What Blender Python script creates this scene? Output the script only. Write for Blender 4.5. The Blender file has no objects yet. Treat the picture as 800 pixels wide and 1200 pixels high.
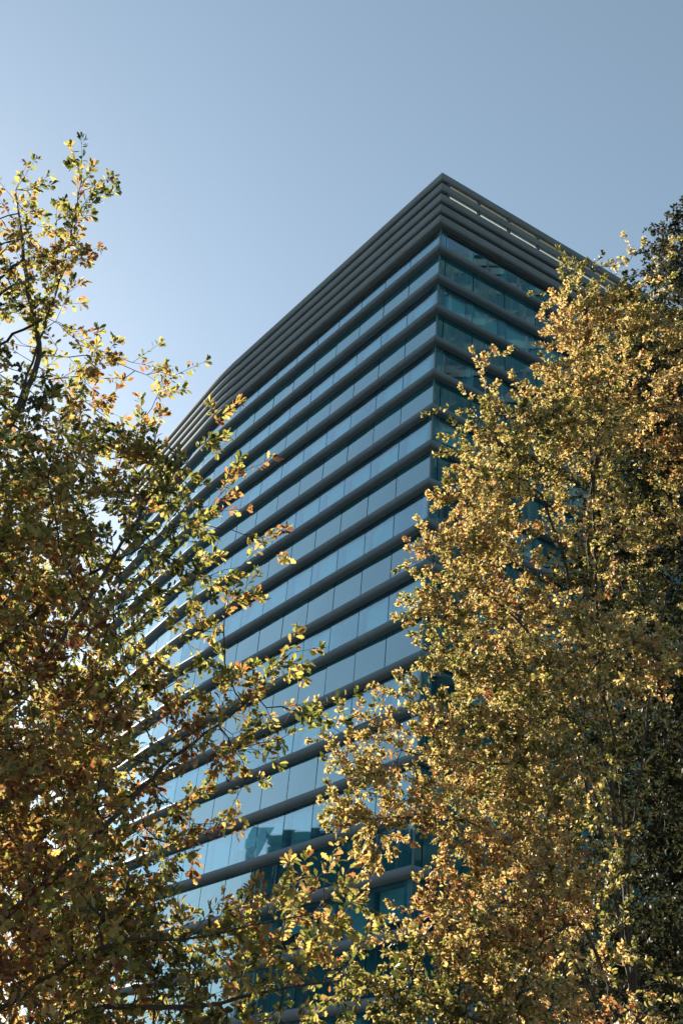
import bpy, bmesh, math, random
import numpy as np

SEED = 7
rng = np.random.default_rng(SEED)
random.seed(SEED)
sc = bpy.context.scene
col = sc.collection
R_ = math.radians

# ------------------------------------------------------------------ helpers
def nrm(v):
    v = np.asarray(v, float)
    return v / np.maximum(np.linalg.norm(v, axis=-1, keepdims=True), 1e-9)

def tag(o, label=None, cat=None, group=None, kind=None):
    if label: o['label'] = label
    if cat: o['category'] = cat
    if group: o['group'] = group
    if kind: o['kind'] = kind
    return o

def link_mesh(name, verts, faces, mat, parent=None, smooth=False):
    me = bpy.data.meshes.new(name)
    me.from_pydata([tuple(map(float, v)) for v in verts], [], [tuple(int(i) for i in f) for f in faces])
    me.materials.append(mat)
    if smooth:
        me.polygons.foreach_set('use_smooth', [True] * len(me.polygons))
    me.update()
    o = bpy.data.objects.new(name, me)
    col.objects.link(o)
    if parent: o.parent = parent
    return o

def empty(name, loc=(0, 0, 0)):
    o = bpy.data.objects.new(name, None)
    o.location = loc
    o.empty_display_size = 0.5
    col.objects.link(o)
    return o

class MB:
    def __init__(s): s.v = []; s.f = []
    def quad_box(s, a, b, c, d, n, t):
        """box whose front is the quad a b c d, thickness t going against n"""
        k = len(s.v); n = np.asarray(n) * t
        q = [np.asarray(p, float) for p in (a, b, c, d)]
        s.v += q + [p - n for p in q]
        s.f += [(k, k+1, k+2, k+3), (k+7, k+6, k+5, k+4)]
        for i in range(4):
            j = (i + 1) % 4
            s.f.append((k+j, k+i, k+4+i, k+4+j))
    def box(s, c, ax, ay, az):
        c, ax, ay, az = (np.asarray(x, float) for x in (c, ax, ay, az))
        k = len(s.v)
        for sx, sy, sz in ((-1,-1,-1),(1,-1,-1),(1,1,-1),(-1,1,-1),(-1,-1,1),(1,-1,1),(1,1,1),(-1,1,1)):
            s.v.append(c + sx*ax + sy*ay + sz*az)
        for f in ((3,2,1,0),(4,5,6,7),(0,1,5,4),(1,2,6,5),(2,3,7,6),(3,0,4,7)):
            s.f.append(tuple(k+i for i in f))
    def build(s, name, mat, parent=None, smooth=False):
        return link_mesh(name, s.v, s.f, mat, parent, smooth)

def mat(name):
    m = bpy.data.materials.new(name); m.use_nodes = True
    nt = m.node_tree; nt.nodes.clear()
    out = nt.nodes.new('ShaderNodeOutputMaterial')
    return m, nt, out

def N(nt, t, **kw):
    n = nt.nodes.new(t)
    for k, v in kw.items():
        if k in n.inputs: n.inputs[k].default_value = v
        else: setattr(n, k, v)
    return n

def ramp(nt, stops):
    r = nt.nodes.new('ShaderNodeValToRGB')
    e = r.color_ramp.elements
    while len(e) < len(stops): e.new(0.5)
    for i, (p, c) in enumerate(stops):
        e[i].position = p; e[i].color = (*c, 1)
    return r

# ------------------------------------------------------------------ materials
def rough_metal(name, base, rough, var=0.25, scale=1.3, spec=0.5):
    m, nt, out = mat(name)
    b = N(nt, 'ShaderNodeBsdfPrincipled', Roughness=rough)
    b.inputs['Specular IOR Level'].default_value = spec
    tc = N(nt, 'ShaderNodeTexCoord')
    mp = N(nt, 'ShaderNodeMapping'); mp.inputs['Scale'].default_value = (scale, scale, scale*2.5)
    no = N(nt, 'ShaderNodeTexNoise', Scale=1.0, Detail=6.0, Roughness=0.65)
    d = tuple(c*(1-var) for c in base); l = tuple(min(1, c*(1+var)) for c in base)
    rp = ramp(nt, [(0.3, d), (0.7, l)])
    nt.links.new(tc.outputs['Object'], mp.inputs[0]); nt.links.new(mp.outputs[0], no.inputs['Vector'])
    nt.links.new(no.outputs['Fac'], rp.inputs[0]); nt.links.new(rp.outputs[0], b.inputs['Base Color'])
    rr = N(nt, 'ShaderNodeMapRange'); rr.inputs['To Min'].default_value = rough-0.08; rr.inputs['To Max'].default_value = rough+0.12
    nt.links.new(no.outputs['Fac'], rr.inputs['Value']); nt.links.new(rr.outputs[0], b.inputs['Roughness'])
    nt.links.new(b.outputs[0], out.inputs[0])
    return m

def glassy_panel(name, base, f0=0.05, dirt=0.12):
    """opaque back-painted glass: coloured body under a mirror-smooth skin"""
    m, nt, out = mat(name)
    b = N(nt, 'ShaderNodeBsdfDiffuse')
    gl = N(nt, 'ShaderNodeBsdfGlossy', Roughness=0.03); gl.inputs[0].default_value = (0.70, 0.93, 1.0, 1)
    lw = N(nt, 'ShaderNodeLayerWeight', Blend=0.5)
    pw = N(nt, 'ShaderNodeMath', operation='POWER'); pw.inputs[1].default_value = 1.6
    fr = N(nt, 'ShaderNodeMapRange'); fr.inputs['To Min'].default_value = f0; fr.inputs['To Max'].default_value = 1.0
    nt.links.new(lw.outputs['Facing'], pw.inputs[0]); nt.links.new(pw.outputs[0], fr.inputs['Value'])
    mx = N(nt, 'ShaderNodeMixShader')
    nt.links.new(fr.outputs[0], mx.inputs[0]); nt.links.new(b.outputs[0], mx.inputs[1]); nt.links.new(gl.outputs[0], mx.inputs[2])
    tc = N(nt, 'ShaderNodeTexCoord')
    no = N(nt, 'ShaderNodeTexNoise', Scale=0.9, Detail=5.0, Roughness=0.6)
    rp = ramp(nt, [(0.25, tuple(c*(1-dirt*1.6) for c in base)), (0.75, tuple(c*(1+dirt*1.6) for c in base))])
    nt.links.new(tc.outputs['Object'], no.inputs['Vector'])
    oi = N(nt, 'ShaderNodeObjectInfo'); mr = N(nt, 'ShaderNodeMapRange'); mr.inputs['To Min'].default_value = 0.78; mr.inputs['To Max'].default_value = 1.22
    vm = N(nt, 'ShaderNodeVectorMath', operation='SCALE')
    nt.links.new(oi.outputs['Random'], mr.inputs['Value']); nt.links.new(mr.outputs[0], vm.inputs['Scale'])
    nt.links.new(no.outputs['Fac'], rp.inputs[0]); nt.links.new(rp.outputs[0], vm.inputs[0]); nt.links.new(vm.outputs[0], b.inputs['Color'])
    st = N(nt, 'ShaderNodeMapping'); st.inputs['Scale'].default_value = (7, 7, 0.5)
    sn = N(nt, 'ShaderNodeTexNoise', Scale=1.0, Detail=4.0); sr = N(nt, 'ShaderNodeMapRange')
    sr.inputs['From Min'].default_value = 0.45; sr.inputs['From Max'].default_value = 0.75; sr.inputs['To Min'].default_value = 0.03; sr.inputs['To Max'].default_value = 0.16
    nt.links.new(tc.outputs['Object'], st.inputs[0]); nt.links.new(st.outputs[0], sn.inputs['Vector']); nt.links.new(sn.outputs['Fac'], sr.inputs['Value']); nt.links.new(sr.outputs[0], gl.inputs['Roughness'])
    wv = N(nt, 'ShaderNodeTexNoise', Scale=0.55, Detail=2.0)
    bp = N(nt, 'ShaderNodeBump', Strength=0.05, Distance=0.018)
    nt.links.new(tc.outputs['Object'], wv.inputs['Vector'])
    nt.links.new(wv.outputs['Fac'], bp.inputs['Height']); nt.links.new(bp.outputs[0], gl.inputs['Normal'])
    nt.links.new(mx.outputs[0], out.inputs[0])
    return m

def clear_pane(name, tint, f0=0.09):
    m, nt, out = mat(name)
    tr = N(nt, 'ShaderNodeBsdfTransparent'); tr.inputs[0].default_value = (*tint, 1)
    gl = N(nt, 'ShaderNodeBsdfGlossy', Roughness=0.02); gl.inputs[0].default_value = (0.72, 0.89, 0.98, 1)
    lw = N(nt, 'ShaderNodeLayerWeight', Blend=0.5)
    pw = N(nt, 'ShaderNodeMath', operation='POWER'); pw.inputs[1].default_value = 1.95
    fr = N(nt, 'ShaderNodeMapRange'); fr.inputs['To Min'].default_value = f0; fr.inputs['To Max'].default_value = 1.0
    nt.links.new(lw.outputs['Facing'], pw.inputs[0]); nt.links.new(pw.outputs[0], fr.inputs['Value'])
    mx = N(nt, 'ShaderNodeMixShader')
    tc = N(nt, 'ShaderNodeTexCoord')
    wv = N(nt, 'ShaderNodeTexNoise', Scale=0.55, Detail=2.0)
    bp = N(nt, 'ShaderNodeBump', Strength=0.05, Distance=0.018)
    nt.links.new(tc.outputs['Object'], wv.inputs['Vector'])
    nt.links.new(wv.outputs['Fac'], bp.inputs['Height'])
    nt.links.new(bp.outputs[0], gl.inputs['Normal'])
    nt.links.new(fr.outputs[0], mx.inputs[0]); nt.links.new(tr.outputs[0], mx.inputs[1]); nt.links.new(gl.outputs[0], mx.inputs[2])
    nt.links.new(mx.outputs[0], out.inputs[0])
    return m

def plain(name, base, rough=0.8, scale=3.0, var=0.2):
    return rough_metal(name, base, rough, var, scale, 0.3)

def leaf_mat(name, stops, trans=0.5, gloss=0.06, refl=0.65):
    m, nt, out = mat(name)
    at = N(nt, 'ShaderNodeAttribute', attribute_name='tone')
    rp = ramp(nt, stops)
    nt.links.new(at.outputs['Fac'], rp.inputs[0])
    df = N(nt, 'ShaderNodeBsdfDiffuse')
    tl = N(nt, 'ShaderNodeBsdfTranslucent')
    gm = N(nt, 'ShaderNodeMix', data_type='RGBA', blend_type='MULTIPLY'); gm.inputs['Factor'].default_value = 1
    gm.inputs[7].default_value = (1.4, 1.26, 0.95, 1)
    dm = N(nt, 'ShaderNodeMix', data_type='RGBA', blend_type='MULTIPLY'); dm.inputs['Factor'].default_value = 1
    dm.inputs[7].default_value = (refl, refl, refl, 1)
    nt.links.new(rp.outputs[0], dm.inputs[6]); nt.links.new(dm.outputs[2], df.inputs[0])
    nt.links.new(rp.outputs[0], gm.inputs[6]); nt.links.new(gm.outputs[2], tl.inputs[0])
    mx = N(nt, 'ShaderNodeMixShader'); mx.inputs[0].default_value = trans
    nt.links.new(df.outputs[0], mx.inputs[1]); nt.links.new(tl.outputs[0], mx.inputs[2])
    gl = N(nt, 'ShaderNodeBsdfGlossy', Roughness=0.5); gl.inputs[0].default_value = (1, 1, 1, 1)
    m2 = N(nt, 'ShaderNodeMixShader'); m2.inputs[0].default_value = gloss
    nt.links.new(mx.outputs[0], m2.inputs[1]); nt.links.new(gl.outputs[0], m2.inputs[2])
    nt.links.new(m2.outputs[0], out.inputs[0])
    return m

M_ledge = rough_metal('ledge_metal', (0.11, 0.155, 0.185), 0.62, 0.15, 0.7, 0.25)
M_rail = rough_metal('rail_metal', (0.13, 0.165, 0.183), 0.62, 0.15, 0.7, 0.25)
M_bracket = rough_metal('bracket_metal', (0.03, 0.035, 0.04), 0.5)
M_spandrel = glassy_panel('spandrel_glass', (0.004, 0.062, 0.080), 0.035)
M_pane = clear_pane('window_glass', (0.62, 0.87, 0.91), 0.025)
M_blind = plain('blind_fabric', (0.50, 0.56, 0.56), 0.9, 2.0, 0.08)
M_reveal = plain('window_reveal', (0.10, 0.16, 0.19), 0.6, 1.5)
M_pier = plain('inner_pier', (0.16, 0.27, 0.31), 0.6, 1.5)
M_dark = plain('interior_dark', (0.012, 0.022, 0.028), 0.8, 1.0)
M_post = rough_metal('corner_aluminium', (0.08, 0.13, 0.15), 0.35)
def frosted(name, c):
    m, nt, out = mat(name)
    d_ = N(nt, 'ShaderNodeBsdfDiffuse'); t_ = N(nt, 'ShaderNodeBsdfTranslucent'); x_ = N(nt, 'ShaderNodeMixShader'); x_.inputs[0].default_value = 0.7
    tc = N(nt, 'ShaderNodeTexCoord'); no = N(nt, 'ShaderNodeTexNoise', Scale=0.8, Detail=4.0)
    rp = ramp(nt, [(0.3, tuple(k*0.85 for k in c)), (0.7, c)])
    nt.links.new(tc.outputs['Object'], no.inputs['Vector']); nt.links.new(no.outputs['Fac'], rp.inputs[0])
    nt.links.new(rp.outputs[0], d_.inputs[0]); nt.links.new(rp.outputs[0], t_.inputs[0])
    nt.links.new(d_.outputs[0], x_.inputs[1]); nt.links.new(t_.outputs[0], x_.inputs[2]); nt.links.new(x_.outputs[0], out.inputs[0])
    return m
M_cream = frosted('cream_frosted_glass', (0.30, 0.29, 0.235))
M_white = frosted('white_frosted_glass', (0.50, 0.53, 0.53))
M_roof = plain('roof_membrane', (0.3, 0.3, 0.29), 0.9, 0.6)
M_ground = plain('paving', (0.06, 0.062, 0.06), 0.9, 0.4)
M_bark = plain('bark', (0.045, 0.036, 0.03), 0.9, 9.0, 0.4)
M_bark2 = plain('bark_dark', (0.03, 0.026, 0.024), 0.9, 9.0, 0.4)
M_conc = plain('dark_cladding', (0.035, 0.085, 0.10), 0.6, 0.5)
M_cglass = glassy_panel('dark_glass', (0.003, 0.008, 0.012), 0.03)
M_cband = plain('pale_band', (0.07, 0.15, 0.17), 0.6, 0.5)

# ------------------------------------------------------------------ camera
CAM = np.array([0, 0, 1.6])
RT = np.array([0.99532779, -0.05313671, 0.08061688])
UP = np.array([-0.09655357, -0.54776275, 0.83104355])
FW = np.array([0.0, 0.83494459, 0.55033403])
FOC = 1269.85                                        # in photo pixels (photo 800 x 1200)
from mathutils import Matrix
cam = bpy.data.cameras.new('camera')
cam.sensor_fit = 'VERTICAL'; cam.sensor_height = 36.0; cam.lens = FOC/1200*36
cam.clip_start = 0.1; cam.clip_end = 3000
co = bpy.data.objects.new('camera', cam); col.objects.link(co)
mw = Matrix([[RT[0], UP[0], -FW[0], CAM[0]], [RT[1], UP[1], -FW[1], CAM[1]], [RT[2], UP[2], -FW[2], CAM[2]], [0, 0, 0, 1]])
co.matrix_world = mw
sc.camera = co

def ray(x, y):
    return nrm(FW + (x-400)/FOC*RT - (y-600)/FOC*UP)
def P(x, y, hd):
    """world point on the sight line through photo point x,y at horizontal distance hd"""
    d = ray(x, y)
    return CAM + d * hd / math.hypot(d[0], d[1])
def proj(p):
    v = np.asarray(p) - CAM
    z = v @ FW
    return 400 + FOC*(v @ RT)/z, 600 - FOC*(v @ UP)/z

# ------------------------------------------------------------------ light
SUN_AZ, SUN_EL = R_(-34), R_(26)
w = bpy.data.worlds.new('World'); sc.world = w; w.use_nodes = True
nt = w.node_tree; nt.nodes.clear()
wo = nt.nodes.new('ShaderNodeOutputWorld'); bg = nt.nodes.new('ShaderNodeBackground')
sky = nt.nodes.new('ShaderNodeTexSky'); sky.sky_type = 'NISHITA'; sky.sun_disc = False
sky.sun_elevation = SUN_EL; sky.sun_rotation = SUN_AZ
sky.air_density = 1.0; sky.dust_density = 0.35; sky.ozone_density = 0.8; sky.altitude = 50
bg.inputs[1].default_value = 0.051
hs = nt.nodes.new('ShaderNodeHueSaturation'); hs.inputs['Saturation'].default_value = 0.80; hs.inputs['Hue'].default_value = 0.482
nt.links.new(sky.outputs[0], hs.inputs['Color']); nt.links.new(hs.outputs[0], bg.inputs[0]); nt.links.new(bg.outputs[0], wo.inputs[0])
sl = bpy.data.lights.new('sun', 'SUN'); sl.energy = 5.0; sl.angle = R_(0.53); sl.color = (1.0, 0.90, 0.76)
so = bpy.data.objects.new('sun', sl); col.objects.link(so)
sd = np.array([math.sin(SUN_AZ)*math.cos(SUN_EL), math.cos(SUN_AZ)*math.cos(SUN_EL), math.sin(SUN_EL)])
from mathutils import Vector
so.rotation_euler = Vector(-sd).to_track_quat('-Z', 'Y').to_euler()
so.location = tuple(sd*120)
sc.view_settings.view_transform = 'Standard'; sc.view_settings.look = 'None'
sc.view_settings.exposure = 1.93; sc.view_settings.gamma = 1.0
sc.render.engine = 'CYCLES'
sc.cycles.max_bounces = 8; sc.cycles.diffuse_bounces = 2; sc.cycles.glossy_bounces = 4
sc.cycles.transmission_bounces = 6; sc.cycles.transparent_max_bounces = 12
sc.cycles.use_denoising = True
sc.cycles.sample_clamp_indirect = 6.0

# ------------------------------------------------------------------ ground
g = MB(); g.quad_box((-900, -900, 0), (900, -900, 0), (900, 900, 0), (-900, 900, 0), (0, 0, 1), 0.3)
tag(g.build('ground', M_ground), 'grey paved ground around the buildings', 'ground', kind='structure')

# ------------------------------------------------------------------ office tower
A_ = 0.60215779
L = np.array([-math.sin(A_), math.cos(A_)]); Rr = np.array([math.cos(A_-0.09263306), math.sin(A_-0.09263306)])
C = np.array([3.2756, 34.7812])
bend = R_(5.6)
def rot2(v, a): return np.array([v[0]*math.cos(a)-v[1]*math.sin(a), v[0]*math.sin(a)+v[1]*math.cos(a)])
# outer edge path, far left end -> corner -> right end; outward normal is to the right of travel... computed below
pts = [C]
s0, arc_n = 19.0, 5
pts.append(C + L*s0)
d = L.copy()
for i in range(arc_n):
    d = rot2(L, -bend*(i+1)/arc_n)
    pts.append(pts[-1] + d*(0.65 if i < arc_n-1 else 12.2))
left_path = pts                                       # from the corner leftwards
right_path = [C, C + Rr*26.0]
path = list(reversed(left_path)) + right_path[1:]     # left end ... corner ... right end
path = np.array(path)

def offset(path, d):
    """offset inward (away from the street) by d, mitred"""
    n = len(path); out = []
    seg = nrm(path[1:] - path[:-1])
    nor = np.stack([seg[:, 1], -seg[:, 0]], 1)         # right of travel = outward
    for i in range(n):
        if i == 0: m = nor[0]; k = 1
        elif i == n-1: m = nor[-1]; k = 1
        else:
            m = nrm(nor[i-1] + nor[i]); k = 1/(m @ nor[i])
        out.append(path[i] - m*k*d)
    return np.array(out)
CI = len(left_path) - 1                                # index of the corner in path

def sweep(profile, path, name, m, parent, closed_ends=True):
    """profile: list of (inset, z) closed loop, swept along the plan path"""
    rings = [offset(path, i) for i, z in profile]
    n = len(path); k = len(profile); v = []; f = []
    for i in range(n):
        for j in range(k):
            v.append((rings[j][i][0], rings[j][i][1], profile[j][1]))
    for i in range(n-1):
        for j in range(k):
            j2 = (j+1) % k
            f.append((i*k+j, i*k+j2, (i+1)*k+j2, (i+1)*k+j))
    if closed_ends:
        f.append(tuple(range(k))); f.append(tuple(reversed(range((n-1)*k, n*k))))
    o = link_mesh(name, v, f, m, parent)
    bm = bmesh.new(); bm.from_mesh(o.data); bmesh.ops.recalc_face_normals(bm, faces=bm.faces); bm.to_mesh(o.data); bm.free()
    return o

def shade_auto(o, ang=35):
    me = o.data
    me.polygons.foreach_set('use_smooth', [True]*len(me.polygons))
    bm = bmesh.new(); bm.from_mesh(me)
    for e in bm.edges:
        if len(e.link_faces) == 2 and e.calc_face_angle(0) > R_(ang): e.smooth = False
    bm.to_mesh(me); bm.free()

tower = empty('office_tower', (C[0], C[1], 0))
tag(tower, 'tall blue glass office tower with dark horizontal ledges rising behind the autumn trees', 'building')
INV = Matrix.Translation((-C[0], -C[1], 0))
def fin(o):
    """parts are modelled in world space: give them the parent's inverse"""
    o.matrix_parent_inverse = INV
    return o

ZTOP = 43.2597 + 1.6
RS = 0.758
H = 1.9
def zr(k): return ZTOP - k*RS
def zb(k): return ZTOP - 4*RS - k*H
GI = 0.34                                             # glass plane inset from ledge edge
NB = 22

# ledges (half-round noses) -----------------------------------------------
def nose(zc, r, depth, seg=9):
    pr = []
    for i in range(seg+1):
        a = math.pi/2 - math.pi*i/seg
        pr.append((r*0.95 - r*0.95*math.cos(a), zc + r*math.sin(a)))
    pr.append((depth, zc - r)); pr.append((depth, zc + r))
    return pr
SEC = [0.0]
def path_cut(s0, s1):
    """piece of the outer path between two arc lengths"""
    cum = np.concatenate([[0], np.cumsum(np.linalg.norm(path[1:]-path[:-1], axis=1))])
    f = lambda s: np.array([np.interp(s, cum, path[:, 0]), np.interp(s, cum, path[:, 1])])
    return np.array([f(s0)] + [path[i] for i in range(len(path)) if s0+0.02 < cum[i] < s1-0.02] + [f(s1)]), cum
_, CUM = path_cut(0, 1)
def sectioned(prof, name, m, k, gap=0.014):
    """one ledge made of sections with open joints, each a few millimetres out of line"""
    rr = random.Random(900+k)
    cuts = [0.0]; s = CUM[CI] - 3.9 - 3.78*8
    while s < CUM[-1]:
        if s > 0.5 and not (CUM[CI]-2.5 < s < CUM[CI]+2.5): cuts.append(s)
        s += 3.78
    cuts.append(CUM[-1])
    V, F = [], []
    for a, b in zip(cuts[:-1], cuts[1:]):
        if b-a < 0.3: continue
        pc, _c = path_cut(a+gap/2, b-gap/2)
        o = sweep(prof(rr.uniform(-0.006, 0.006)), pc, 'tmp', m, None)
        k0 = len(V); V += [v.co[:] for v in o.data.vertices]; F += [tuple(k0+i for i in p.vertices) for p in o.data.polygons]
        me = o.data; bpy.data.objects.remove(o); bpy.data.meshes.remove(me)
    return link_mesh(name, V, F, m, tower)
for k in range(1, NB):
    zc = zb(k) - 0.13
    if zc < 0.6: break
    o = fin(sectioned(lambda dz: nose(zc+dz, 0.168, GI-0.004), 'ledge', M_ledge, k)); shade_auto(o)
NB = k
# roof rails ----------------------------------------------------------------
def rail_profile(z, h, depth, r=0.13):
    pr = [(depth, z+0.0)]
    pr.append((r, z))
    for i in range(1, 6):
        a = math.pi/2*(1 - i/5.0); pr.append((r - r*math.cos(a), z - r + r*math.sin(a)))
    for i in range(1, 6):
        a = -math.pi/2*i/5.0; pr.append((r - r*math.cos(a), z - h + r + r*math.sin(a)))
    pr.append((depth, z - h))
    return pr
for k in range(5):
    o = fin(sectioned(lambda dz: rail_profile(zr(k)+0.07+dz, 0.52, GI-0.004), 'roof_rail', M_rail, 50+k)); shade_auto(o)
# backing wall behind rails: left side to the top, right side only below the open gap
lp = np.array(list(reversed(left_path)) ); rp_ = np.array(right_path)
gl_path = offset(path, GI)
def wall(path2, z0, z1, name, m, t=0.25):
    q = offset(path2, t); v = []; f = []
    n = len(path2)
    for i in range(n):
        for (pp, z) in ((path2[i], z0), (path2[i], z1), (q[i], z1), (q[i], z0)): v.append((pp[0], pp[1], z))
    for i in range(n-1):
        for j in range(4):
            j2 = (j+1) % 4; f.append((i*4+j, i*4+j2, (i+1)*4+j2, (i+1)*4+j))
    f.append((3, 2, 1, 0)); b = (n-1)*4; f.append((b, b+1, b+2, b+3))
    o = link_mesh(name, v, f, m, tower)
    bm = bmesh.new(); bm.from_mesh(o.data); bmesh.ops.recalc_face_normals(bm, faces=bm.faces); bm.to_mesh(o.data); bm.free()
    return fin(o)
wall(gl_path[:CI+1] + np.array([0, 0]), zr(2), zr(0)+0.02, 'parapet_wall', M_bracket)
wall(gl_path, zr(4)-0.62, zr(2)-0.02, 'parapet_wall', M_bracket)
# rail brackets on the right side and cream soffit strips between them
nR = np.array([Rr[1], -Rr[0]])                         # outward normal of right side
for side_k in (0, 1):
    n_br = 13
    for i in range(n_br):
        s = 0.45 + 1.88*i
        p = C + Rr*s - nR*0.12
        b = MB(); b.box((p[0], p[1], (zr(side_k)-0.45 + zr(side_k+1)+0.07)/2), (*(Rr*0.07), 0), (*(nR*0.1), 0), (0, 0, (RS-0.52)/2+0.0))
        fin(b.build('rail_bracket', M_bracket, tower))
for kk, mm in ((0, M_cream), (1, M_white)):
    for i in range(12):
        a = C + Rr*(0.55 + 1.88*i) - nR*0.10; c = C + Rr*(0.45 + 1.88*(i+1) - 0.1) - nR*0.10
        b = MB(); b.quad_box((a[0], a[1], zr(kk+1)+0.075), (c[0], c[1], zr(kk+1)+0.075), (c[0], c[1], zr(kk)-0.455), (a[0], a[1], zr(kk)-0.455), (*nR, 0), 0.012)
        fin(b.build('infill_panel', mm, tower))

# roof, core, hidden faces ---------------------------------------------------
core = offset(path, 1.35)
back_l = core[0] + np.array([22.0, 16.0]); back_r = core[-1] + np.array([-4.0, 22.0])
ring = list(core) + [back_r, back_l]
def prism(ring, z0, z1, name, m):
    n = len(ring)
    v = [(p[0], p[1], z0) for p in ring] + [(p[0], p[1], z1) for p in ring]
    f = [tuple(range(n-1, -1, -1)), tuple(range(n, 2*n))] + [(i, (i+1) % n, n+(i+1) % n, n+i) for i in range(n)]
    o = link_mesh(name, v, f, m, tower)
    bm = bmesh.new(); bm.from_mesh(o.data); bmesh.ops.recalc_face_normals(bm, faces=bm.faces); bm.to_mesh(o.data); bm.free()
    return fin(o)
prism(ring, 0.0, zr(3)-0.2, 'core_wall', M_dark)
ring2 = list(offset(path, GI+0.27)) + [back_r, back_l]
prism(ring2, zr(3)-0.19, zr(3)+0.1, 'roof_slab', M_roof)

# panels ---------------------------------------------------------------------
gl = offset(path, GI)
glL = gl[:CI+1][::-1]; glR = gl[CI:]
def along(pl, s):
    for a, b in zip(pl[:-1], pl[1:]):
        d = np.linalg.norm(b-a)
        if s <= d: return a + (b-a)*s/d
        s -= d
    return pl[-1]
edgeR_y = [0, 200, 330, 400, 440, 480, 560, 600, 640, 720, 780, 820, 860, 900, 1000, 1030, 1080, 1150, 1200]
edgeR_x = [900, 690, 640, 630, 560, 520, 515, 515, 465, 480, 490, 440, 395, 375, 400, 500, 490, 430, 390]
edgeL_y = [0, 380, 450, 520, 620, 700, 760, 800, 850, 900, 1000, 1060, 1100, 1200]
edgeL_x = [0, 120, 160, 220, 240, 290, 280, 330, 330, 240, 240, 290, 330, 400]
def shown(px, py):
    if not (-20 < px < 820 and -20 < py < 1220): return 0
    return 1.0 if np.interp(py, edgeL_y, edgeL_x) < px < np.interp(py, edgeR_y, edgeR_x)+25 else 0.15
panels = []
for side, pl, first, wdt, cnt in (('L', glL, 0.26, 1.8908, 17), ('R', glR, 0.085, 1.8815, 12)):
    edges = [0.0] + [first + wdt*(i+1) for i in range(cnt)]
    if side == 'R': edges = [0.0, 0.34] + [0.34 - 0.0 + wdt*(i+1) - 0.26 for i in range(cnt)]
    for i in range(len(edges)-1):
        a, b = along(pl, edges[i]), along(pl, edges[i+1])
        if side == 'L': a, b = b, a                     # a -> b has the outside on its right
        t = nrm(b-a); n = np.array([t[1], -t[0]])
        for row in range(0, NB-1):
            z1 = (zr(4)-0.45 if row == 0 else zb(row)-0.33) ; z0 = zb(row+1)-0.13
            z1 = zr(4)-0.5 if row == 0 else zb(row) - 0.13
            pc = np.array([*(a+b)/2, (z0+z1)/2])
            px, py = proj(pc)
            q = np.array([proj((*a, z0)), proj((*b, z0)), proj((*b, z1)), proj((*a, z1))])
            ar = 0.5*abs(sum(q[j][0]*q[(j+1) % 4][1]-q[(j+1) % 4][0]*q[j][1] for j in range(4)))
            panels.append((ar*shown(px, py), side, i, row, a, b, n, z0, z1))
def span_mesh(mb, a, b, n, z0, z1):
    t = nrm(b-a); a2 = a + t*0.024; b2 = b - t*0.024
    tilt = rng.normal(0, 0.004, 2)
    o1 = n*tilt[0]; o2 = n*tilt[1]
    mb.quad_box((*(a2+o1), z0+0.004), (*(b2-o1), z0+0.004), (*(b2-o2), z1-0.004), (*(a2+o2), z1-0.004), (*n, 0), 0.022)
DEP = 0.42
def win_meshes(pane, rev, blind, dark, a, b, n, z0, z1, i, row, side):
    t = nrm(b-a); W = np.linalg.norm(b-a)
    span_mesh(pane, a, b, n, z0, z1)
    # inner opening: piers either side, soffit, sill; blind at the back
    pier = 0.16 if side == 'L' else 0.2
    zs, zt = z0+0.18, z1-0.26
    f = -n*0.10; bk = -n*DEP
    if W < 0.5:
        rev.quad_box((*(a+f), z0), (*(b+f), z0), (*(b+f), z1), (*(a+f), z1), (*n, 0), DEP-0.1); return
    for (u0, u1) in ((0.0, pier), (W-pier, W)):
        p, q = a+t*(u0+0.003)+f, a+t*(u1-0.003)+f
        rev.quad_box((*p, z0), (*q, z0), (*q, z1), (*p, z1), (*n, 0), DEP-0.1)
    p, q = a+t*(pier+0.002)+f*0.9, a+t*(W-pier-0.002)+f*0.9
    rev.quad_box((*p, zt), (*q, zt), (*q, z1-0.01), (*p, z1-0.01), (*n, 0), DEP-0.09)
    rev.quad_box((*p, z0+0.01), (*q, z0+0.01), (*q, zs), (*p, zs), (*n, 0), DEP-0.09)
    h = random.Random(i*131+row*17+(7 if side == 'R' else 0))
    if side == 'L': drop = h.choice([1, 1, 1, 1, 1, 1, 1, 0.75, 0.5, 0.0])
    else: drop = (1.0 if row == 2 else (0.0 if row in (0, 4) else (h.choice([0, 1, 0.6]))))
    if drop > 0:
        p, q = a+t*(pier+0.02)-n*(DEP-0.12), a+t*(W-pier-0.02)-n*(DEP-0.12)
        zl = zt - (zt-zs)*drop
        blind.quad_box((*p, zl+0.005), (*q, zl+0.005), (*q, zt-0.005), (*p, zt-0.005), (*n, 0), 0.012)
vis = sorted([p for p in panels if p[3] % 2 == 0], key=lambda p: -p[0])
spa = sorted([p for p in panels if p[3] % 2 == 1], key=lambda p: -p[0])
def center(o):
    return fin(o)
rest_p, rest_r, rest_b = MB(), MB(), MB()
for j, (ar, side, i, row, a, b, n, z0, z1) in enumerate(vis):
    if j < 100:
        pm, rm, bm_ = MB(), MB(), MB()
        win_meshes(pm, rm, bm_, None, a, b, n, z0, z1, i, row, side)
        wobj = fin(pm.build('window', M_pane, tower))
        rm.build('reveal', M_pier if side == 'R' else M_reveal, wobj)
        if bm_.v: bm_.build('blind', M_blind, wobj)
    else:
        win_meshes(rest_p, rest_r, rest_b, None, a, b, n, z0, z1, i, row, side)
wobj = fin(rest_p.build('window', M_pane, tower)); wobj['kind'] = 'stuff'
rest_r.build('reveal', M_reveal, wobj)['kind'] = 'stuff'; rest_b.build('blind', M_blind, wobj)['kind'] = 'stuff'
rest = MB()
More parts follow.
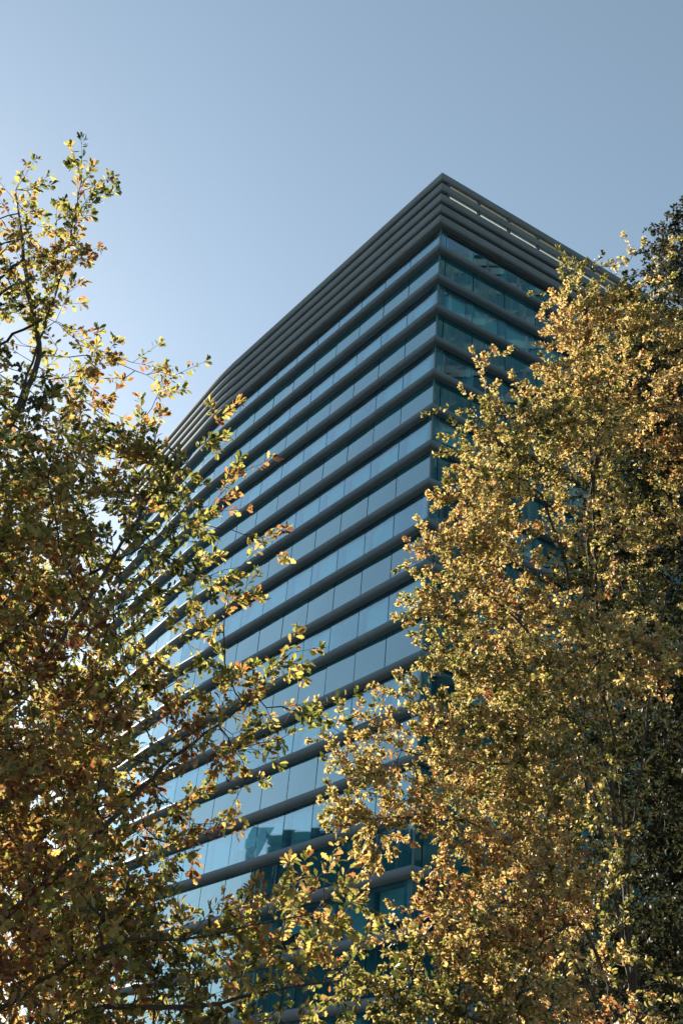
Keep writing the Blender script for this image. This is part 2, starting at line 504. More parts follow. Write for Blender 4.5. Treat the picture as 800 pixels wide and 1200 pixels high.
for j, (ar, side, i, row, a, b, n, z0, z1) in enumerate(spa):
    if j < 100:
        m_ = MB(); span_mesh(m_, a, b, n, z0, z1); fin(m_.build('spandrel_panel', M_spandrel, tower))
    else: span_mesh(rest, a, b, n, z0, z1)
o = fin(rest.build('spandrel_panel', M_spandrel, tower)); o['kind'] = 'stuff'
# dark backing just behind the spandrel rows (joints read dark)
for row in range(1, NB-1, 2):
    pr = [(GI+0.04, zb(row)-0.2), (GI+0.10, zb(row)-0.2), (GI+0.10, zb(row+1)-0.06), (GI+0.04, zb(row+1)-0.06)]
    fin(sweep(pr, path, 'spandrel_backing', M_dark, tower))
# slim light post where the two glass skins meet
gc = gl[CI]
inw = nrm(np.array([*(L+Rr)]))
for row in range(0, NB-1):
    z1 = zr(4)-0.5 if row == 0 else zb(row)-0.33; z0 = zb(row+1)+0.06
    b = MB(); c0 = gc + inw*0.02
    b.box((c0[0], c0[1], (z0+z1)/2), (*(L*0.028), 0), (*(Rr*0.028), 0), (0, 0, (z1-z0)/2))
    fin(b.build('corner_post', M_post, tower))

# ------------------------------------------------------------------ block opposite (seen mirrored)
blk = empty('office_block', (-66, 48, 0))
tag(blk, 'dark office block across the street, mirrored low in the left glass facade', 'building')
INV2 = Matrix.Translation((66, -48, 0))
def finb(o): o.matrix_parent_inverse = INV2; return o
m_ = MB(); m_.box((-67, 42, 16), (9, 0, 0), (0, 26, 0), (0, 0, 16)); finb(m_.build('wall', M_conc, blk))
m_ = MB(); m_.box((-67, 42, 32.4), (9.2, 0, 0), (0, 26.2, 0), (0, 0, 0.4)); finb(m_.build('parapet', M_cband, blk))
for fl in range(8):
    z = 2.2 + fl*3.8
    m_ = MB(); m_.box((-57.9, 42, z+2.4), (0.12, 0, 0), (0, 26.1, 0), (0, 0, 0.45)); finb(m_.build('floor_band', M_cband, blk))
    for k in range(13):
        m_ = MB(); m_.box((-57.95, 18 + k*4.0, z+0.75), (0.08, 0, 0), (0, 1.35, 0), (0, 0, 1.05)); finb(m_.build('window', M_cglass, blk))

# ------------------------------------------------------------------ unseen glass tower, added to darken what the right face mirrors
M_tglass = glassy_panel('added_tower_dark_glass', (0.004, 0.014, 0.018), 0.03)
M_tband = plain('added_tower_band', (0.012, 0.03, 0.036), 0.6, 0.5)
TA = R_(294)
tf = np.array([math.sin(TA), math.cos(TA), 0]); tr_ = np.array([math.cos(TA), -math.sin(TA), 0])
tc0 = np.array([62.0, 15.0, 0])
gtw = empty('added_glass_tower', tuple(tc0))
tag(gtw, 'unseen dark teal glass tower, added to darken the reflection in the right facade', 'building')
INV3 = Matrix.Translation(tuple(-tc0))
def fint(o): o.matrix_parent_inverse = INV3; return o
TH = 92.0
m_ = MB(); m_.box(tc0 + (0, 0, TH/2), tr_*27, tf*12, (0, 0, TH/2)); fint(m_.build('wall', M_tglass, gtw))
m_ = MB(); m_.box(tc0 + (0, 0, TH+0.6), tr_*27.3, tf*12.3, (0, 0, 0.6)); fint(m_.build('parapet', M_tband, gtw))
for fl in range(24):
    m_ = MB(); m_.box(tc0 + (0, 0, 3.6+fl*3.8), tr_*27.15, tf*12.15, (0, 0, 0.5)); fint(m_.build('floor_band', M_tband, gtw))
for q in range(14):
    m_ = MB(); m_.box(tc0 + tf*12.08 + tr_*(-26+q*4.0) + (0, 0, TH/2), tr_*0.12, tf*0.07, (0, 0, TH/2-0.1)); fint(m_.build('added_tower_mullion', M_tband, gtw))

# ------------------------------------------------------------------ trees
def leaf_template(kind):
    """outline of one lobed leaf, tip at +x, unit length; returns verts (n,3) and faces"""
    if kind == 'lobed':
        half = [(0.0, 0.012), (0.12, 0.03), (0.24, 0.15), (0.33, 0.09), (0.46, 0.25), (0.56, 0.15), (0.70, 0.30), (0.80, 0.17), (0.92, 0.15), (1.0, 0.0)]
    else:
        half = [(0.0, 0.015), (0.22, 0.17), (0.5, 0.27), (0.78, 0.22), (1.0, 0.0)]
    n = len(half)
    v = []; f = []
    for x, y in half: v.append((x, 0.0))
    for x, y in half[:-1]: v.append((x, y))
    for x, y in half[:-1]: v.append((x, -y))
    m = n
    for i in range(n-2):
        f.append((i, i+1, m+i+1, m+i)); f.append((i+1, i, m+n-1+i, m+n-1+i+1))
    i = n-2
    tri = [(i, i+1, m+i), (i+1, i, m+n-1+i)]
    v = np.array(v)
    z = -0.35*np.abs(v[:, 1]) * -1.0
    vv = np.stack([v[:, 0], v[:, 1], z], 1)
    return vv, f, tri

def leaves_mesh(name, pos, ax, nor, size, curl, tone, kind, m, parent):
    tv, quads, tris = leaf_template(kind)
    n, k = len(pos), len(tv)
    ax = nrm(ax); y = nrm(np.cross(nor, ax)); z = np.cross(ax, y)
    X = tv[None, :, 0] * np.ones((n, 1)); Y = tv[None, :, 1]*np.ones((n, 1))*rng.uniform(0.8, 1.15, (n, 1)); Z = tv[None, :, 2]*rng.uniform(-0.5, 2.2, (n, 1))
    Z = Z + curl[:, None]*(X**2)                       # bends along its length
    Y = Y + rng.normal(0, 0.06, (n, 1))*X**2
    S = size[:, None, None]
    V = pos[:, None, :] + S*(X[..., None]*ax[:, None, :] + Y[..., None]*y[:, None, :] + Z[..., None]*z[:, None, :])
    V = V.reshape(-1, 3)
    base = np.arange(n)[:, None]*k
    fl = []; 
    q = np.array(quads); t = np.array(tris)
    Q = (base[:, :, None] + q[None]).reshape(n, -1); T = (base[:, :, None] + t[None]).reshape(n, -1)
    loops = np.concatenate([Q, T], 1).reshape(-1)
    lt = np.tile(np.array([4]*len(q) + [3]*len(t)), n)
    ls = np.concatenate([[0], np.cumsum(lt)[:-1]])
    me = bpy.data.meshes.new(name)
    me.vertices.add(len(V)); me.vertices.foreach_set('co', V.ravel())
    me.loops.add(len(loops)); me.loops.foreach_set('vertex_index', loops.astype(np.int32))
    me.polygons.add(len(lt)); me.polygons.foreach_set('loop_start', ls.astype(np.int32))
    me.update(calc_edges=True)
    at = me.attributes.new('tone', 'FLOAT', 'FACE')
    at.data.foreach_set('value', np.repeat(tone, len(q)+len(t)).astype(np.float32))
    me.materials.append(m)
    me.polygons.foreach_set('use_smooth', [True]*len(lt))
    o = bpy.data.objects.new(name, me); col.objects.link(o); o.parent = parent
    return o

def tube_rings(V, F, pts, rad, sides):
    pts = np.asarray(pts); n = len(pts)
    tan = np.gradient(pts, axis=0) if n > 2 else np.repeat((pts[1]-pts[0])[None], n, 0)
    tan = nrm(tan)
    ref = np.array([0.31, 0.17, 0.93]) if abs(tan[0][2]) < 0.9 else np.array([1.0, 0.1, 0.0])
    k0 = len(V)
    u = nrm(np.cross(ref, tan[0]))
    ang = np.arange(sides)*2*math.pi/sides
    for i in range(n):
        u = nrm(u - tan[i]*(u @ tan[i])); w_ = np.cross(tan[i], u)
        ring = pts[i] + rad[i]*(np.cos(ang)[:, None]*u + np.sin(ang)[:, None]*w_)
        V.extend(ring)
    for i in range(n-1):
        a, b = k0+i*sides, k0+(i+1)*sides
        for j in range(sides):
            j2 = (j+1) % sides
            F.append((a+j, a+j2, b+j2, b+j))
    F.append(tuple(range(k0+(n-1)*sides, k0+n*sides)))

class Tree:
    def __init__(s, step, tropism=0.08):
        s.pos = []; s.par = []; s.step = step; s.trop = tropism
    def seed(s, poly, attach=None):
        """add a polyline of nodes; its first point joins the nearest existing node (if any)"""
        poly = [np.asarray(p, float) for p in poly]
        if s.pos:
            A = np.array(s.pos)
            j = int(np.argmin(((A-poly[0])**2).sum(1))) if attach is None else attach
            poly[0] = A[j]; prev = j
        else:
            s.pos.append(poly[0]); s.par.append(-1); prev = 0
        # smooth polyline (Catmull-Rom) resampled at step
        q = [2*poly[0]-poly[1]] + poly + [2*poly[-1]-poly[-2]]
        for a in range(1, len(q)-2):
            p0, p1, p2, p3 = q[a-1:a+3]
            m = max(1, int(np.linalg.norm(p2-p1)/s.step))
            for i in range(1, m+1):
                t = i/m
                p = 0.5*((2*p1) + (-p0+p2)*t + (2*p0-5*p1+4*p2-p3)*t*t + (-p0+3*p1-3*p2+p3)*t**3)
                p = p + rng.normal(0, s.step*0.06, 3)
                s.pos.append(p); s.par.append(prev); prev = len(s.pos)-1
    def grow(s, att, infl, kill, iters=220):
        att = np.asarray(att); na = len(att)
        pos = np.array(s.pos)
        d = np.full(na, 1e9); near = np.zeros(na, int)
        for c in range(0, len(pos), 256):
            dd = np.linalg.norm(att[:, None]-pos[None, c:c+256], axis=2)
            j = dd.argmin(1); v = dd[np.arange(na), j]; m = v < d
            d[m] = v[m]; near[m] = j[m]+c
        alive = np.ones(na, bool); s.hit = np.full(na, -1)
        seen = {}
        for it in range(iters):
            k = alive & (d < kill)
            s.hit[k] = near[k]; alive &= ~k
            if not alive.any(): break
            act = alive & (d < infl)
            if not act.any(): act = alive & (d < d[alive].min()*1.3)
            idx = np.nonzero(act)[0]
            pn = np.array(s.pos)
            v = nrm(att[idx]-pn[near[idx]])
            acc = np.zeros((len(pn), 3)); np.add.at(acc, near[idx], v)
            us = np.unique(near[idx]); new = []
            for u in us:
                g = acc[u]
                gn = np.linalg.norm(g)
                if gn < 1e-3: g = rng.normal(0, 1, 3)
                g = nrm(nrm(g) + np.array([0, 0, s.trop]) + rng.normal(0, 0.14, 3))
                p = pn[u] + g*s.step
                c = seen.get(int(u), 0)
                if c >= 3:
                    alive[idx[near[idx] == u]] = False; continue
                seen[int(u)] = c+1
                s.pos.append(p); s.par.append(int(u)); new.append(len(s.pos)-1)
            if not new: continue
            Np = np.array([s.pos[i] for i in new]); ai = np.nonzero(alive)[0]
            dd = np.linalg.norm(att[ai][:, None]-Np[None], axis=2)
            j = dd.argmin(1); vv = dd[np.arange(len(ai)), j]; m = vv < d[ai]
            d[ai[m]] = vv[m]; near[ai[m]] = np.array(new)[j[m]]
    def finish(s, tip_r, exp, max_r):
        s.pos = np.array(s.pos); s.par = np.array(s.par); n = len(s.pos)
        acc = np.zeros(n)
        s.kids = [[] for _ in range(n)]
        for i in range(n):
            if s.par[i] >= 0: s.kids[s.par[i]].append(i)
        s.rad = np.zeros(n)
        for i in range(n-1, -1, -1):                   # children always come after parents
            r = max(acc[i], tip_r**exp)
            s.rad[i] = min(max_r, r**(1/exp))
            if s.par[i] >= 0: acc[s.par[i]] += r + (tip_r**exp)*0.03
        s.dir = np.zeros((n, 3))
        for i in range(n):
            s.dir[i] = nrm(s.pos[i]-s.pos[s.par[i]]) if s.par[i] >= 0 else np.array([0, 0, 1.0])
    def chains(s, root, V, F, is_sub=None):
        """tubes for the subtree under root (follow the thickest child)"""
        stack = [(root, s.par[root])]
        while stack:
            st, pr = stack.pop()
            ch = [st] if pr < 0 else [pr, st]
            cur = st
            while s.kids[cur]:
                ks = sorted(s.kids[cur], key=lambda q: -s.rad[q])
                if is_sub is not None and ks[0] in is_sub: 
                    for q in ks:
                        if q not in is_sub: stack.append((q, cur))
                    break
                for q in ks[1:]:
                    if is_sub is None or q not in is_sub: stack.append((q, cur))
                cur = ks[0]; ch.append(cur)
            if len(ch) < 2: continue
            rr = s.rad[ch].copy()
            if pr >= 0: rr[0] = min(s.rad[pr], s.rad[st]*1.25)
            sd = 10 if rr.max() > 0.06 else (6 if rr.max() > 0.015 else 4)
            tube_rings(V, F, s.pos[ch], rr, sd)

def make_tree(name, label, cat, base, seeds, att, step, infl, kill, leaf, mats, group=None, tip_r=0.0035, exp=2.35, max_r=0.3,
              twig_len=(0.25, 0.5), per_twig=(9, 15), extra=0.22, bough_cut=2, tone_fn=None, thin=0.012, trop=0.08):
    t = Tree(step, trop)
    for sd_ in seeds: t.seed(sd_)
    n_seed = len(t.pos)
    t.grow(att, infl, kill)
    t.finish(tip_r, exp, max_r)
    root = empty(name, tuple(base)); tag(root, label, cat, group)
    inv = Matrix.Translation(tuple(-np.asarray(base)))
    def f(o): o.matrix_parent_inverse = inv; return o
    # trunk = chain following the first seed; boughs = subtrees that leave it
    trunk = [0]
    while True:
        ks = [k for k in t.kids[trunk[-1]] if k < n_seed and k == trunk[-1]+1]
        if not ks: break
        trunk.append(ks[0])
    tset = set(trunk)
    sub = [k for i in trunk for k in t.kids[i] if k not in tset]
    V, F = [], []
    rr = t.rad[trunk].copy(); rr[0] *= 1.35; rr[1:3] *= 1.1
    tube_rings(V, F, t.pos[trunk], rr, 12)
    f(link_mesh('trunk', V, F, mats[0], root, True))
    big = [k for k in sub if t.rad[k] > thin*1.6]
    small = [k for k in sub if k not in set(big)]
    for k in big:
        V, F = [], []; t.chains(k, V, F); f(link_mesh('bough', V, F, mats[0], root, True))
    # twigs
    hit = t.hit; tw = []
    ids = np.nonzero(hit >= 0)[0]
    for i in ids:
        nd = hit[i]
        dv = t.dir[nd]*0.7 + nrm(att[i]-t.pos[nd] + 1e-6)*0.5 + rng.normal(0, 0.45, 3) + np.array([0, 0, 0.25])
        tw.append((t.pos[nd], nrm(dv), rng.uniform(*twig_len)))
    thin_nodes = np.nonzero(t.rad < thin)[0]
    for nd in thin_nodes:
        if rng.random() < extra:
            rd = rng.normal(0, 1, 3); side = rd - t.dir[nd]*(rd @ t.dir[nd])
            tw.append((t.pos[nd], nrm(t.dir[nd]*0.5 + nrm(side)*0.9 + np.array([0, 0, 0.2])), rng.uniform(*twig_len)*0.7))
    V, F = [], []
    for k in small: t.chains(k, V, F)
    LP, LA, LN, LS, LT = [], [], [], [], []
    for (p0, dv, ln) in tw:
        bendv = np.array([0, 0, rng.uniform(-0.35, 0.35)]) + rng.normal(0, 0.12, 3)
        mid = p0 + dv*ln*0.5 + bendv*ln*0.12
        end = p0 + dv*ln + bendv*ln*0.4
        tube_rings(V, F, [p0, mid, end], [tip_r*0.8, tip_r*0.6, tip_r*0.35], 3)
        m = int(rng.integers(per_twig[0], per_twig[1]+1))
        u = np.concatenate([rng.uniform(0.15, 1.0, m - m//3), rng.uniform(0.86, 1.02, m//3)])
        pts_ = (1-u)[:, None]**2*p0 + (2*u*(1-u))[:, None]*(2*mid-0.5*(p0+end)) + (u**2)[:, None]*end
        ph = rng.uniform(0, 6.28) + np.arange(m)*2.4
        a = nrm(np.cross(dv, [0.2, 0.3, 0.93])); b = np.cross(dv, a)
        side = np.cos(ph)[:, None]*a + np.sin(ph)[:, None]*b
        ax = nrm(dv*(0.35+0.75*u[:, None]) + side*0.85 + rng.normal(0, 0.25, (m, 3)) + np.array([0, 0, -0.12]))
        no = nrm(np.array([0, 0, 0.42]) + sd*0.30 + rng.normal(0, 0.60, (m, 3)) + side*0.2)
        LP.append(pts_ + side*0.01); LA.append(ax); LN.append(no)
        LS.append(rng.uniform(leaf[0], leaf[1], m))
        tb = tone_fn(end) if tone_fn else 0.4
        tb = tb + rng.normal(0, 0.13)
        LT.append(np.clip(tb + rng.normal(0, 0.19, m), 0.0, 1.0))
    f(link_mesh('twigs', V, F, mats[0], root, True))
    LP, LA, LN, LS, LT = (np.concatenate(x) for x in (LP, LA, LN, LS, LT))
    f(leaves_mesh('crown', LP, LA, LN, LS, rng.normal(-0.10, 0.30, len(LP)), LT, leaf[2], mats[1], root))
    print(name, 'nodes', len(t.pos), 'att', len(att), 'hit', len(ids), 'twigs', len(tw), 'leaves', len(LP), 'boughs', len(big), 'r0', t.rad[0])
    return t

def blob_points(blobs, hd, dens):
    """blobs: (x, y, r_px[, depth offset[, weight]]) -> attractors inside a ball of that size at its own distance"""
    out = []
    for bl in blobs:
        x, y, r = bl[:3]; dz = bl[3] if len(bl) > 3 else 0.0; wgt = bl[4] if len(bl) > 4 else 1.0
        c = P(x, y, hd + dz)
        rad = r/FOC*np.linalg.norm(c-CAM)
        n = max(2, int(round(dens*wgt*(rad**2.3))))
        v = rng.normal(0, 1, (n, 3)); v = nrm(v)*(rng.uniform(0.05, 1, (n, 1))**(1/2.4))*rad
        out.append(c + v)
    return np.concatenate(out)
def sprig_points(lines, hd, n_per_m=9, jit=0.06):
    out = []
    for ln in lines:
        dz = ln[0]; q = [P(x, y, hd+dz) for x, y in ln[1:]]
        for a, b in zip(q[:-1], q[1:]):
            m = max(2, int(np.linalg.norm(b-a)*n_per_m))
            tt = np.linspace(0, 1, m, endpoint=False)[:, None] + rng.uniform(0, 1/m, (m, 1))
            out.append(a + (b-a)*tt + rng.normal(0, jit, (m, 3)))
    return np.concatenate(out)

# ---- left oak: near, backlit ---------------------------------------------------------------------
HL = 8.0
Lb = P(45, 400, HL); Lbase = np.array([Lb[0]-0.1, Lb[1], 0.0])
M_leafL = leaf_mat('oak_leaf', [(0.0, (0.03, 0.045, 0.012)), (0.2, (0.085, 0.105, 0.025)), (0.42, (0.27, 0.28, 0.080)), (0.60, (0.36, 0.27, 0.11)), (0.76, (0.27, 0.12, 0.045)), (1.0, (0.10, 0.04, 0.02))], 0.55, 0.03)
sprL = [
    (0.2, (42, 420), (26, 320), (22, 265), (19, 205)), (0.0, (45, 400), (62, 340), (84, 275), (92, 225), (99, 190)), (-0.2, (86, 255), (122, 218)),
    (0.2, (60, 330), (48, 260), (38, 215)), (-0.3, (60, 560), (92, 470), (122, 398)), (0.1, (140, 600), (172, 520), (185, 470), (192, 412)),
    (-0.4, (160, 600), (222, 540), (262, 480)), (0.3, (220, 640), (255, 590), (294, 542)), (-0.2, (265, 720), (292, 670), (322, 626)),
    (0.0, (210, 860), (290, 820), (340, 790), (374, 770)), (0.3, (200, 880), (280, 865), (345, 840), (405, 822)),
    (-0.2, (180, 900), (250, 880), (320, 868)), (0.2, (150, 1000), (215, 985), (262, 965)), (-0.5, (150, 1120), (250, 1085), (320, 1050), (352, 1020)),
    (-0.6, (200, 1150), (300, 1110), (370, 1080), (420, 1050)), (-0.6, (340, 1095), (390, 1060), (402, 1030)), (-0.4, (240, 1170), (330, 1150), (420, 1125)), (0.3, (120, 470), (150, 445), (178, 432))]
blL = [(25, 260, 18), (90, 235, 16), (60, 300, 28), (82, 335, 24), (22, 345, 34), (72, 380, 26), (25, 420, 42), (85, 450, 28), (28, 500, 48, -.5), (105, 500, 38, .4),
       (152, 535, 36), (165, 505, 24), (190, 545, 28), (150, 575, 36, .5), (215, 578, 20), (195, 600, 30, .4), (60, 565, 58, .4), (60, 560, 50, -1), (125, 590, 50), (190, 570, 30), (205, 620, 34), (40, 650, 66, -.6), (40, 650, 66, 1), (125, 670, 58), (190, 690, 46), (232, 672, 30),
       (50, 745, 76, .8), (50, 745, 70, -.8), (140, 760, 54), (262, 730, 26), (215, 740, 24), (45, 850, 78, .8), (45, 850, 70, -.8), (130, 850, 58), (215, 825, 40), (265, 800, 30), (305, 835, 26), (350, 830, 20),
       (50, 945, 80, .7), (50, 945, 80, -.8), (140, 930, 56), (200, 930, 40), (250, 885, 32), (288, 905, 24), (45, 1045, 82, .8), (45, 1045, 76, -.8), (130, 1020, 52), (190, 985, 36), (225, 970, 20),
       (120, 1110, 58), (190, 1100, 44), (60, 1150, 80, -.6), (60, 1150, 80, .8), (150, 1180, 60), (235, 1140, 40), (240, 1190, 50), (300, 1110, 30), (310, 1175, 36), (355, 1095, 28), (375, 1160, 28), (340, 1060, 22), (395, 1125, 26), (300, 1065, 20), (345, 1120, 30, -.4), (300, 1170, 30), (360, 1020, 16), (420, 1175, 22), (400, 1085, 22),
       (-40, 330, 45), (-60, 430, 70), (-90, 540, 95), (-110, 680, 120), (-120, 840, 130), (-120, 1000, 130), (-120, 1160, 130), (-200, 600, 100), (-60, 340, 60, 1.2), (-110, 450, 90, 1.5, 1.1), (-160, 600, 110, 1.8, 1.1), (-190, 780, 120, 1.8, 1.1), (-160, 950, 120, 1.8), (20, 650, 100, 1.8, .8), (80, 820, 110, 1.8, .8), (60, 1000, 110, 1.8, .8), (120, 1150, 110, 1.6, .8), (-40, 560, 90, 2.2, .8), (-250, 760, 130), (-260, 950, 140), (-260, 1130, 140), (-150, 430, 70), (60, 1260, 80, 0, .6), (180, 1260, 70, 0, .6), (320, 1250, 60, 0, .5)]
attL = np.concatenate([blob_points(blL, HL, 210), sprig_points(sprL, HL)])
tr0 = lambda z: Lbase + np.array([0.05*math.sin(z*0.9), 0.06*math.cos(z*0.7), z])
seedsL = [[tr0(z) for z in (0, 1.2, 2.4, 3.6, 5.0, 6.4)] + [P(42, 430, HL), P(30, 320, HL+.2), P(20, 225, HL+.2)],
          [P(45, 520, HL), P(60, 360, HL), P(86, 260, HL), P(97, 200, HL)],
          [tr0(2.2), P(60, 1030, HL-.4), P(190, 900, HL-.1), P(300, 815, HL)],
          [tr0(1.5), P(80, 1130, HL-.6), P(220, 1100, HL-.6), P(370, 1070, HL-.6)],
          [tr0(3.2), P(30, 800, HL-.5), P(110, 690, HL-.3), P(190, 560, HL)],
          [tr0(3.8), P(40, 720, HL+.6), P(150, 650, HL+.5), P(240, 600, HL+.3)],
          [tr0(1.4), P(60, 1200, HL-.3), P(230, 1180, HL-.4), P(380, 1150, HL-.4)]]
make_tree('oak_tree', 'backlit oak with large yellow green lobed leaves at the left, in front of the tower', 'tree', Lbase, seedsL, attL,
          0.13, 0.9, 0.17, (0.045, 0.083, 'lobed'), (M_bark, M_leafL), tone_fn=lambda p: 0.40 + 0.10*math.sin(p[2]*2.1+p[0]*1.7) + 0.10*math.sin(p[0]*3.3+p[1]*2.0) + (0.20 if p[2] < 5.0 and p[0] < -1.0 else 0),
          twig_len=(0.2, 0.42), per_twig=(17, 26), extra=0.2, max_r=0.14)

# ---- right oak: further, lit from the left ---------------------------------------------------------
HR = 13.0
Rb = P(715, 900, HR+1.4); Rbase = np.array([Rb[0], Rb[1], 0.0])
M_leafR = leaf_mat('golden_leaf', [(0.0, (0.04, 0.05, 0.014)), (0.22, (0.13, 0.14, 0.035)), (0.50, (0.41, 0.35, 0.15)), (0.74, (0.46, 0.33, 0.17)), (0.86, (0.27, 0.12, 0.05)), (1.0, (0.13, 0.05, 0.02))], 0.52, 0.045, 0.8)
sprR = [(-.5, (680, 380), (666, 340), (660, 298)), (-.5, (690, 360), (680, 325), (676, 310)), (0, (730, 360), (722, 320), (718, 292)), (-.8, (690, 400), (655, 370), (640, 342)), (-.6, (600, 480), (575, 450), (560, 418)),
        (-.5, (620, 480), (606, 450), (602, 424)), (-.4, (650, 480), (632, 450)), (-.6, (570, 510), (540, 480), (518, 478)), (-.7, (560, 560), (535, 545), (516, 552)), (-.7, (540, 620), (500, 640), (468, 650)),
        (-.5, (530, 700), (500, 690), (470, 678)), (-.6, (520, 760), (495, 745), (476, 720)), (-.8, (520, 850), (460, 820), (415, 835), (385, 850)), (-.8, (500, 900), (430, 890), (378, 905)), (-.8, (490, 960), (430, 960), (380, 965)),
        (-.8, (470, 1000), (425, 1005), (390, 1000)), (-.6, (560, 1080), (520, 1060), (500, 1050)), (-.8, (520, 1120), (480, 1110), (458, 1110)), (-.9, (480, 1170), (440, 1160), (415, 1185)), (-.3, (650, 350), (640, 330)), (-.3, (770, 340), (776, 300), (790, 280))]
blR = [(690, 370, 38, -.6), (665, 400, 34, -1), (735, 380, 46, -.3, .7), (785, 400, 50, 0, .5), (680, 450, 48, -.8), (745, 470, 60, -.2, .5), (695, 510, 54, -1, .7), (790, 520, 60, .4, .35), (600, 490, 36, -.8), (640, 510, 40, -1.3),
       (560, 520, 34, -.7), (590, 560, 48, -1.2), (545, 585, 32, -.6), (650, 590, 44, -1, .45), (720, 600, 50, -.4, .25), (560, 640, 48, -1), (510, 640, 28, -.5), (620, 655, 34, -1.2, .3), (505, 700, 32, -.6), (560, 710, 48, -1), (620, 715, 40, -.5),
       (530, 770, 40, -.8), (590, 790, 46, -1), (680, 790, 54, -2), (740, 770, 58, -1.6), (660, 740, 30, -1.2), (770, 700, 40, .3, .4), (700, 690, 34, .8, .5), (775, 620, 46, .4, .5), (480, 840, 40, -.8), (540, 860, 52, -1), (610, 870, 56, -1.3), (675, 880, 46, -2), (695, 640, 60, -1.5, .15), (700, 830, 40, -1, .4), (712, 930, 40, -1, .4), (718, 1040, 40, -1, .35), (705, 750, 36, -1, .5), (725, 1130, 40, -1, .35), (690, 540, 40, -1.5, .35),
       (425, 880, 36, -.9), (450, 940, 50, -1), (410, 960, 30, -.8), (530, 950, 56, -1.2), (610, 960, 58, -1.6), (670, 970, 34, -1.8), (440, 995, 30, -.7), (430, 1150, 26, -.9), (470, 1120, 26, -.9), (420, 1190, 26, -.9), (500, 1075, 24, -.9), (560, 1020, 46, -1.2), (640, 1050, 60, -2), (540, 1100, 48, -1.2), (600, 1110, 60, -1.8), (655, 1080, 40, -1.4),
       (500, 1140, 40, -1), (470, 1180, 44, -1), (550, 1180, 60, -1.6), (630, 1180, 56, -2),
       (700, 450, 70, 1.6, .8), (590, 560, 50, .6, .8), (575, 640, 50, .4, .8), (570, 720, 50, .4, .8), (640, 520, 46, .4, .7), (560, 800, 50, .4, .6), (720, 620, 90, 1.8, .15), (630, 790, 80, 1.8, .7), (600, 930, 90, 1.8, .7), (620, 1090, 90, 1.8, .7), (800, 500, 80, 1.5, .8), (820, 540, 50, .6, .6), (700, 480, 70, 2.6, .7), (620, 820, 80, 2.2, .6),
       (480, 1260, 60, -1, .5), (600, 1270, 90, -1.5, .5), (740, 1270, 100, -1, .5)]
attR = np.concatenate([blob_points([(b[0], b[1], b[2]*0.88, *b[3:]) for b in blR], HR, 300), sprig_points(sprR, HR, 6, 0.08)])
tr1 = lambda z: Rbase + np.array([0.12*math.sin(z*0.5), 0.1*math.cos(z*0.6), z])
seedsR = [[tr1(z) for z in (0, 1.5, 3, 4.5, 6, 7.5, 9, 10.2, 11.4)] + [P(730, 400, HR)],
          [tr1(3.4), P(640, 930, HR-.3), P(560, 895, HR-.6), P(470, 880, HR-.8)],
          [tr1(3.2), P(600, 1000, HR-.6), P(500, 960, HR-.8), P(420, 960, HR-.8)],
          [tr1(5.0), P(640, 780, HR-.4), P(560, 690, HR-.8), P(500, 650, HR-.5)],
          [tr1(6.5), P(650, 620, HR-.6), P(590, 540, HR-.8), P(565, 440, HR-.6)],
          [tr1(8.0), P(690, 500, HR-.5), P(665, 400, HR-.6), P(660, 320, HR-.5)],
          [tr1(2.2), P(640, 1100, HR-1), P(540, 1080, HR-1), P(490, 1120, HR-.9)],
          [tr1(4.2), P(720, 860, HR-1.2), P(690, 790, HR-2), P(740, 750, HR-1.8)],
          [tr1(2.0), P(700, 1120, HR-1.2), P(640, 1100, HR-2), P(600, 1180, HR-2)],
          [tr1(5.5), P(780, 700, HR+.3), P(840, 620, HR+.8)], [tr1(4.0), P(690, 900, HR+1.2), P(660, 820, HR+2)]]
make_tree('oak_tree', 'tall golden oak with small sunlit leaves, covering the right face of the tower', 'tree', Rbase, seedsR, attR,
          0.17, 1.2, 0.24, (0.038, 0.066, 'small'), (M_bark, M_leafR), tone_fn=lambda p: 0.43 + 0.17*math.sin(p[2]*1.3+p[0]*1.1) + 0.14*math.sin(p[0]*2.3+p[1]*1.6+p[2]*.7),
          twig_len=(0.25, 0.5), per_twig=(34, 46), extra=0.22, max_r=0.24)

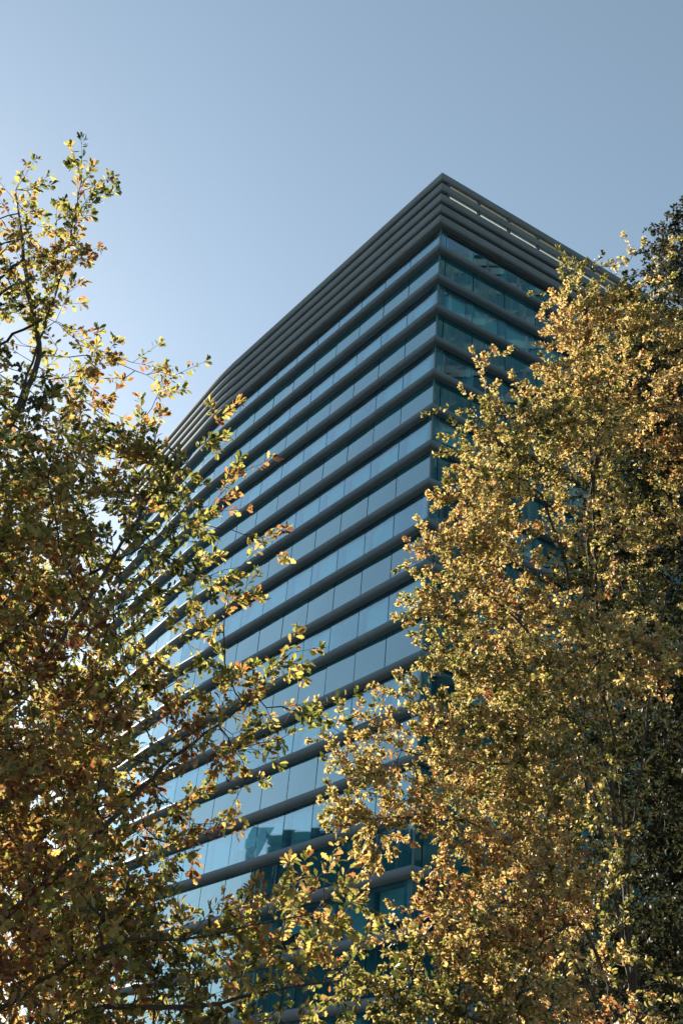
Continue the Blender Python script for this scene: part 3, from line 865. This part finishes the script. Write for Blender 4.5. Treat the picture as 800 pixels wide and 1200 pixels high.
# ---- tree at the right edge, behind the golden one; shade put into its leaf colour ---------------------------------------------
HD = 19.0
M_leafD = leaf_mat('shade_toned_leaf', [(0.0, (0.018, 0.028, 0.016)), (0.6, (0.040, 0.046, 0.022)), (1.0, (0.08, 0.055, 0.03))], 0.3, 0.02)
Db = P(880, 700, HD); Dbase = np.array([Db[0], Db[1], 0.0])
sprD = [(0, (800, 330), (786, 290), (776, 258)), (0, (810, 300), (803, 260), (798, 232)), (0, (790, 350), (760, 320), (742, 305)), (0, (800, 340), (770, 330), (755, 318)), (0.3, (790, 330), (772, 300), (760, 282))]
blD = [(790, 320, 30), (770, 345, 28), (790, 275, 20), (750, 350, 20), (815, 260, 26), (840, 330, 60), (820, 400, 60), (770, 430, 50), (870, 450, 90), (790, 500, 70), (740, 570, 60), (880, 600, 110), (790, 640, 80), (720, 680, 60), (770, 770, 90), (880, 800, 110), (760, 920, 90), (840, 900, 90), (880, 1000, 110), (750, 1060, 90), (830, 1080, 90), (790, 1190, 100), (700, 1170, 70), (735, 690, 46, -3.4), (770, 790, 70, -3.2), (742, 890, 56, -3.4), (785, 980, 80, -3), (745, 1090, 66, -3.2), (795, 1170, 80, -3), (705, 1180, 46, -3.4), (770, 385, 26, -3, .8), (795, 455, 36, -3), (765, 545, 36, -3, .8), (715, 620, 34, -3, .8), (780, 310, 24, -2), (765, 430, 40, -5), (735, 505, 36, -5), (790, 500, 50, -5), (750, 580, 50, -5), (705, 655, 44, -5), (660, 690, 30, -5), (725, 745, 44, -4.8)]  # forward blobs stand in for shade within the golden crown
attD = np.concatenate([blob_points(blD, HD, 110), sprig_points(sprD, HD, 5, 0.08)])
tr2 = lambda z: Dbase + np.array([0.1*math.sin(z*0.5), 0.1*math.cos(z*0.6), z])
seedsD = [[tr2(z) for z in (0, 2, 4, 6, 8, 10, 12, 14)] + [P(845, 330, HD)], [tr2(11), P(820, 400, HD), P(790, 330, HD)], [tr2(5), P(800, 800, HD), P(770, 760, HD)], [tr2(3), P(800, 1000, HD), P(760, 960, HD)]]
make_tree('broadleaf_tree', 'tree with shade put into its leaf colour at the right edge of the photo, standing behind the golden oak', 'tree', Dbase, seedsD, attD,
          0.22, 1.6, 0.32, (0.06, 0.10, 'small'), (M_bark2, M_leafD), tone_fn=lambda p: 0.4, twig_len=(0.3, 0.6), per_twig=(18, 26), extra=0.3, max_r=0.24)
